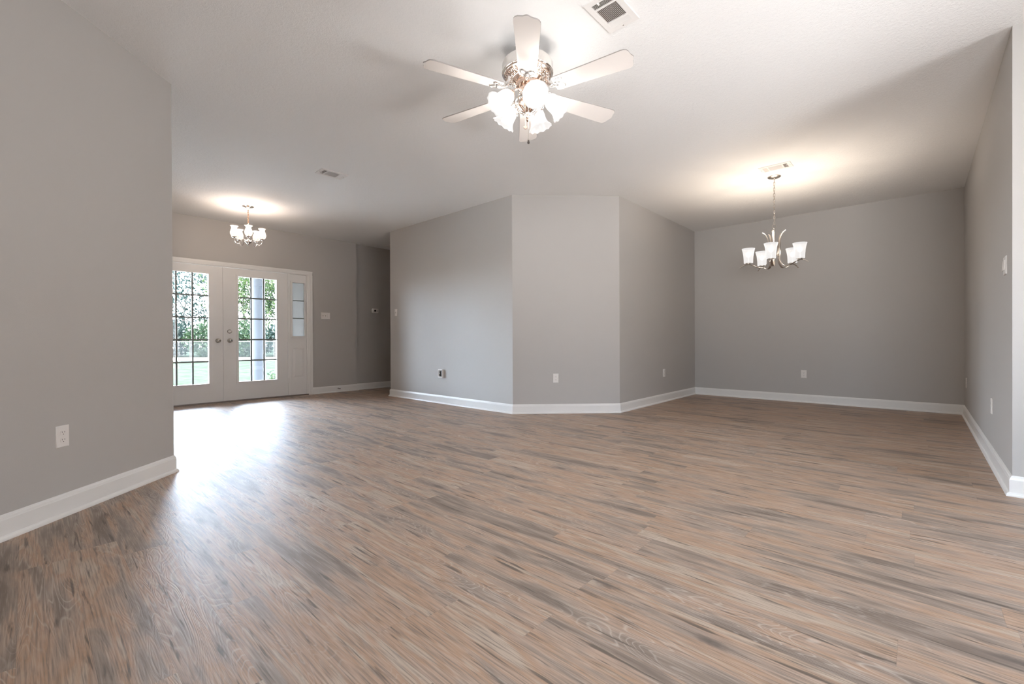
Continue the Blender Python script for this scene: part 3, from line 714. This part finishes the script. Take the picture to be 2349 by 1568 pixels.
# ---------------------------------------------------------------- dining chandelier
DC = Vector((-1.199, 5.675, H))
dc = thing('chandelier', 'nickel chandelier with five frosted white shades over the dining area', 'chandelier', DC)
c = MB(); c.lathe([(.0001, 0), (.066, 0), (.066, -.006), (.060, -.012), (.030, -.020), (.010, -.023), (.008, -.034), (.0001, -.036)], 32); c.build('canopy', M_nickel, dc, smooth=40)
c = MB(); chain(c, -.034, Z(2.205), .040, .015, .0027); c.build('chain', M_nickel, dc, smooth=60)
c = MB(); c.tube([(.022*math.cos(q_*PI/8)*px, .022*math.cos(q_*PI/8)*py, Z(2.184)+.022*math.sin(q_*PI/8)) for q_ in range(16)], .0028, 6, closed=True); c.build('hanging_ring', M_nickel, dc, smooth=60)
c = MB(); c.lathe([(.0001, Z(2.165)), (.007, Z(2.163)), (.007, Z(1.885)), (.014, Z(1.880)), (.030, Z(1.875)), (.030, Z(1.855)), (.014, Z(1.850)), (.009, Z(1.84)), (.009, Z(1.79)), (.0001, Z(1.775))], 20); c.build('centre_stem', M_nickel, dc, smooth=40)
for k in range(5):
    a = math.radians(59+72*k); A = Matrix.Rotation(a, 4, 'Z')
    path = bez([(.118, 0, Z(2.122)), (.090, 0, Z(2.098)), (.064, 0, Z(2.040)), (.058, 0, Z(1.960)), (.057, 0, Z(1.870)), (.064, 0, Z(1.790)), (.100, 0, Z(1.735)), (.150, 0, Z(1.728)), (.205, 0, Z(1.754)), (.258, 0, Z(1.772)), (.305, 0, Z(1.764)), (.345, 0, Z(1.738))], 7)
    L_ = len(path); rad = []
    for q_ in range(L_):
        u = q_/(L_-1); wv = .0035+.0110*min(1, math.sin(PI*min(1, max(.0, u*1.02+.03)))**.6 if u < .97 else .25)
        rad.append((wv, .0036))
    b_ = MB(A); b_.tube(path, rad, 8, flat=(0, 0, 1)); arm = b_.build('arm', M_nickel, dc, smooth=50)
    q = MB(A); q.box((.014, -.004, Z(1.868)), (.058, .004, Z(1.860))); q.build('arm_brace', M_nickel, arm)
    m_ = A @ Matrix.Translation((.260, 0, Z(1.7755)))
    q = MB(m_); q.lathe([(.0001, 0), (.012, 0), (.012, .006), (.033, .008), (.033, .012), (.0001, .012)], 24); q.build('shade_holder', M_nickel, arm, smooth=30)
    s_ = MB(m_); pr = [(.0001, .0125), (.046, .0125), (.0475, .018), (.0480, .050), (.0510, .095), (.0570, .135), (.0660, .170), (.0680, .176)]
    s_.lathe(pr+[(r-.003, z+.001) for r, z in reversed(pr[1:])]+[(.0001, .0155)], 36); s_.build('glass_shade', M_dineshade, dc, smooth=50)
    bu = MB(m_); bu.ball((0, 0, .105), .022, 14, 10, None, 1.3); bu.build('light_bulb', M_bulb, dc, smooth=True)
    lt = add_light('chandelier_bulb_light', 'POINT', (0, 0, 0), energy=DINE_W, shadow_soft_size=.024, color=(1.0, .85, .70)); lt.parent = dc; lt.location = m_ @ Vector((0, 0, .145))

# ---------------------------------------------------------------- foyer chandelier
GC = Vector((-6.672, 2.040, H))
fc = thing('chandelier', 'small polished chandelier with five clear glass shades before the entry doors', 'chandelier', GC)
c = MB(); c.lathe([(.0001, 0), (.068, 0), (.070, -.005), (.050, -.014), (.018, -.022), (.009, -.030), (.0001, -.032)], 32); c.build('canopy', M_chrome, fc, smooth=40)
c = MB(); chain(c, -.030, Z(2.500), .036, .014, .0024); c.build('chain', M_copper, fc, smooth=60)
c = MB(); c.lathe([(.0001, Z(2.502)), (.006, Z(2.500)), (.010, Z(2.490)), (.006, Z(2.480)), (.006, Z(2.455)), (.018, Z(2.445)), (.021, Z(2.430)), (.012, Z(2.415)), (.007, Z(2.405)), (.007, Z(2.300)), (.012, Z(2.290)), (.044, Z(2.268)), (.046, Z(2.262)), (.014, Z(2.232)), (.006, Z(2.226)), (.006, Z(2.205)), (.0001, Z(2.200))], 24); c.build('centre_column', M_chrome, fc, smooth=40)
for k in range(5):
    a = math.radians(56+72*k); A = Matrix.Rotation(a, 4, 'Z')
    b_ = MB(A); b_.tube(bez([(.028, 0, Z(2.268)), (.055, 0, Z(2.292)), (.085, 0, Z(2.272)), (.110, 0, Z(2.228)), (.142, 0, Z(2.222)), (.166, 0, Z(2.250)), (.170, 0, Z(2.285))], 6), .0042, 8)
    arm = b_.build('arm', M_chrome, fc, smooth=60)
    m_ = A @ Matrix.Translation((.170, 0, Z(2.285)))
    q = MB(m_); q.lathe([(.0001, 0), (.010, .001), (.030, .010), (.034, .016), (.030, .018), (.0001, .018)], 24); q.build('drip_cup', M_chrome, arm, smooth=40)
    q = MB(m_); q.lathe([(.0001, .018), (.009, .018), (.009, .060), (.0001, .060)], 14); q.build('candle_sleeve', M_trim, arm, smooth=40)
    pr = [(.022, .019), (.036, .030), (.046, .055), (.047, .078), (.040, .105), (.030, .128), (.0285, .140), (.036, .152), (.046, .160)]
    s_ = MB(m_); s_.lathe(pr, 48, None, lambda r, z, a_, k_: (r*(1+.02*math.cos(16*a_)+(.05*math.cos(6*a_) if z > .145 else 0)), z)); s_.build('glass_shade', M_fluted, fc, smooth=70)
    bu = MB(m_); bu.lathe([(.0001, .060), (.008, .062), (.015, .080), (.016, .092), (.011, .112), (.004, .130), (.0001, .134)], 14); bu.build('flame_bulb', M_bulb, fc, smooth=True)
    lt = add_light('foyer_bulb_light', 'POINT', (0, 0, 0), energy=FOYER_W, shadow_soft_size=.02, color=(1.0, .82, .68)); lt.parent = fc; lt.location = m_ @ Vector((0, 0, .15))

# ---------------------------------------------------------------- front yard
yd = MB(); yd.add([(-90, -60, -.22), (-7.868, -60, -.22), (-7.868, 90, -.22), (-90, 90, -.22)], [(0, 1, 2, 3)])
o = yd.build('lawn', M_lawn); struct(o, 'sunlit pale green front lawn seen through the door glass'); o['category'] = 'lawn'
po = MB(); po.box((-10.0, -1.5, -.20), (-7.90, 6.0, -.03)); o = struct(po.build('porch_slab', M_concrete), 'concrete porch slab outside the entry doors'); o['category'] = 'porch'
pr_ = MB(); pr_.box((-10.3, -1.5, 2.58), (-7.93, 6.0, 2.75)); o = struct(pr_.build('porch_roof', M_porch), 'white porch ceiling carried by the column outside'); o['category'] = 'porch'
def ground_strip(d0, d1, l0, l1, z0, z1, name, m, label, cat):
    mb = MB(); P = [campt(l0, d0, 0), campt(l1, d0, 0), campt(l1, d1, 0), campt(l0, d1, 0)]
    mb.add([(p.x, p.y, z0) for p in P]+[(p.x, p.y, z1) for p in P], [(3, 2, 1, 0), (4, 5, 6, 7), (0, 1, 5, 4), (1, 2, 6, 5), (2, 3, 7, 6), (3, 0, 4, 7)])
    o = struct(mb.build(name, m), label); o['category'] = cat; return o
ground_strip(26.3, 31.2, -60, 10, -.215, -.19, 'sidewalk', M_concrete, 'pale walk crossing the yard in front of the fence', 'walk')
gw = MB(); gw.box((5.0, -4.0, -.25), (5.15, 7.0, 2.45)); o = struct(gw.build('light_block_wall', M_bark), 'unseen wall added outside the side glazing to block daylight'); o['category'] = 'garden wall'  # added out of view to keep east window light off the angled wall
dw = MB(); dw.box((-13.3, -6.0, -.215), (-10.02, 12.0, -.18)); o = struct(dw.build('driveway', M_concrete), 'unseen pale concrete slab added beyond the porch to bounce sunlight indoors'); o['category'] = 'driveway'  # unseen reflector, added to throw sunlight up through the entry doors
# porch column (round, with base and cap)
pc_ = campt(-4.98, 8.75, 0)
t_ = thing('porch_column', 'round white porch column seen through the right entry door', 'column', (pc_.x, pc_.y, -.03))
c = MB(); c.lathe([(.0001, 0), (.16, 0), (.16, .04), (.145, .06), (.128, .075), (.122, .09)], 36); c.build('column_base', M_column, t_, smooth=40)
c = MB(); c.lathe([(.121, .09), (.119, 1.2), (.112, 2.50), (.0001, 2.50)], 48); c.build('column_shaft', M_column, t_, smooth=60)
c = MB(); c.box((-.15, -.15, 2.50), (.15, .15, 2.58)); c.build('column_capital', M_column, t_)
# chain-link fence
F0, F1, FD = -36.0, -10.0, 31.8
fo = campt(F0, FD, -.20)
fx = thing('chain_link_fence', 'silver chain link fence across the yard behind the walk', 'fence', fo, YAW)
Wf = F1-F0; Hf = 1.12; st_ = .065
mb = MB(); k = -Hf
while k < Wf:
    for sgn in (1, -1):
        a0, a1 = (k, k+Hf); z0, z1 = (0.03, Hf) if sgn > 0 else (Hf, 0.03)
        c0, c1 = max(a0, 0), min(a1, Wf)
        if c1 > c0:
            f0 = (c0-a0)/(a1-a0); f1 = (c1-a0)/(a1-a0)
            p0 = (c0, .0, z0+(z1-z0)*f0); p1 = (c1, .0, z0+(z1-z0)*f1); r = .0024
            mb.add([(p0[0]-r, 0, p0[2]), (p0[0]+r, -.003*sgn, p0[2]), (p1[0]+r, -.003*sgn, p1[2]), (p1[0]-r, 0, p1[2])], [(0, 1, 2, 3)])
    k += st_*1.41
mb.build('wire_mesh', M_steel, fx)
mb = MB(); mb.tube([(0, 0, Hf), (Wf, 0, Hf)], .021, 8); mb.build('top_rail', M_rail, fx, smooth=60)
x = 1.0
while x < Wf:
    mb = MB(); mb.tube([(x, .03, 0), (x, .03, Hf+.03)], .026, 8); mb.ball((x, .03, Hf+.04), .03, 8, 6); mb.build('fence_post', M_rail, fx, smooth=60); x += 3.0

random.seed(7)
def leaves(mb, cen, rad, n_, size, shell=.35, squash=1.0):
    cen = Vector(cen)
    for _ in range(n_):
        d_ = Vector((random.gauss(0, 1), random.gauss(0, 1), random.gauss(0, 1))).normalized()
        rr = (random.random()**shell)
        p = cen+Vector((d_.x*rad[0]*rr, d_.y*rad[1]*rr, d_.z*rad[2]*rr))
        if p.z < -.15: continue
        n0 = Vector((random.gauss(0, 1), random.gauss(0, 1), random.gauss(0, .8)+.5)).normalized()
        a_ = n0.cross(Vector((random.random(), random.random(), random.random()))).normalized(); b_ = n0.cross(a_)
        s_ = size*random.uniform(.55, 1.35)
        o = len(mb.v)
        mb.v += [tuple(p+a_*s_), tuple(p+b_*s_*.5+n0*s_*.1), tuple(p-a_*s_*.8), tuple(p-b_*s_*.5+n0*s_*.1)]
        mb.f.append((o, o+1, o+2, o+3))
def tree(lat, dep, h, cr_, n_, size, m, label, name='leafy_tree', lean=0.0):
    b = campt(lat, dep, -.22); t_ = thing(name, label, 'tree', b, 0, 'trees behind the fence')
    tk = MB(); top = Vector((lean, lean*.5, h*.78))
    path = bez([(0, 0, 0), (.1, .05, h*.25), (lean*.5, lean*.2, h*.5), tuple(top)], 6); L_ = len(path)
    tk.tube(path, [.16*(1-.8*q/(L_-1)) for q in range(L_)], 8)
    for q in range(9):
        u = .28+.07*q; p0 = path[int(u*(L_-1))]; a = q*2.4; ln = cr_*random.uniform(.6, .95)
        tk.tube([p0, p0+Vector((math.cos(a)*ln*.5, math.sin(a)*ln*.5, ln*.28)), p0+Vector((math.cos(a)*ln, math.sin(a)*ln, ln*.7))], [.055, .035, .012], 6)
    tk.build('trunk', M_bark, t_, smooth=60)
    cw = MB()
    for q in range(9):
        a = q*2.4; rr = cr_*(.25+.45*random.random())
        cc = (math.cos(a)*rr+lean*.6, math.sin(a)*rr+lean*.3, h*(.30+.60*random.random()))
        leaves(cw, cc, (cr_*.62, cr_*.62, cr_*.50), n_//9, size)
    cw.build('crown', m, t_); return t_
LEAF = .13
tree(-33.5, 40, 9.5, 4.2, 4300, LEAF, M_leaf_b, 'tall blue-green tree seen at the left edge of the left door glass')
tree(-27.5, 37, 8.5, 3.6, 4300, LEAF, M_leaf_b, 'leafy tree filling the upper middle panes of the left door', lean=1.0)
tree(-23.5, 39, 9.0, 3.8, 4300, LEAF, M_leaf_a, 'leafy green tree behind the right panes of the left door')
tree(-20.6, 36, 8.0, 3.2, 4300, LEAF, M_leaf_c, 'bright yellow-green tree left of the porch column')
tree(-18.2, 39, 9.0, 3.6, 4300, LEAF, M_leaf_a, 'green tree right of the porch column', lean=-.6)
tree(-14.0, 41, 9.5, 4.0, 3200, LEAF, M_leaf_b, 'tree seen behind the right edge of the right door glass')
def bush(lat, dep, r, hgt, n_, size, m, label, z=-.22, name='bush', group='bushes outside the entry'):
    b = campt(lat, dep, z); t_ = thing(name, label, 'bush', b, 0, group)
    cw = MB(); leaves(cw, (0, 0, hgt*.5), (r, r, hgt*.55), n_, size, .45); cw.build('foliage', m, t_)
    st = MB()
    for q in range(5):
        a = q*1.26; st.tube([(0.02*math.cos(a), .02*math.sin(a), -.02), (r*.35*math.cos(a), r*.35*math.sin(a), hgt*.5), (r*.6*math.cos(a), r*.6*math.sin(a), hgt*.85)], [.02, .012, .005], 5)
    st.build('stems', M_bark, t_); return t_
for k, (la, de, m_, lb) in enumerate(((-29.5, 34.5, M_leaf_b, 'dark shrub behind the fence at the left door left panes'), (-26.2, 34.0, M_leaf_b, 'dark shrub behind the fence in the left door middle panes'),
        (-23.0, 34.3, M_leaf_a, 'green shrub behind the fence at the left door right panes'), (-20.0, 33.8, M_leaf_a, 'rounded green shrub behind the fence left of the porch column'),
        (-17.0, 34.2, M_leaf_b, 'dark shrub behind the fence right of the porch column'))):
    bush(la, de, 2.0, 2.6, 3600, .13, m_, lb, name='shrub', group='shrubs behind the fence')
bush(-6.70, 12.6, .22, .34, 160, .035, M_leaf_a, 'small green plant on the lawn at the left foot of the column', name='garden_plant', group='plants by the porch')
bush(-6.55, 13.9, .32, .78, 420, .038, M_leaf_c, 'tall yellow-green plant on the lawn right of the column', name='garden_plant', group='plants by the porch')
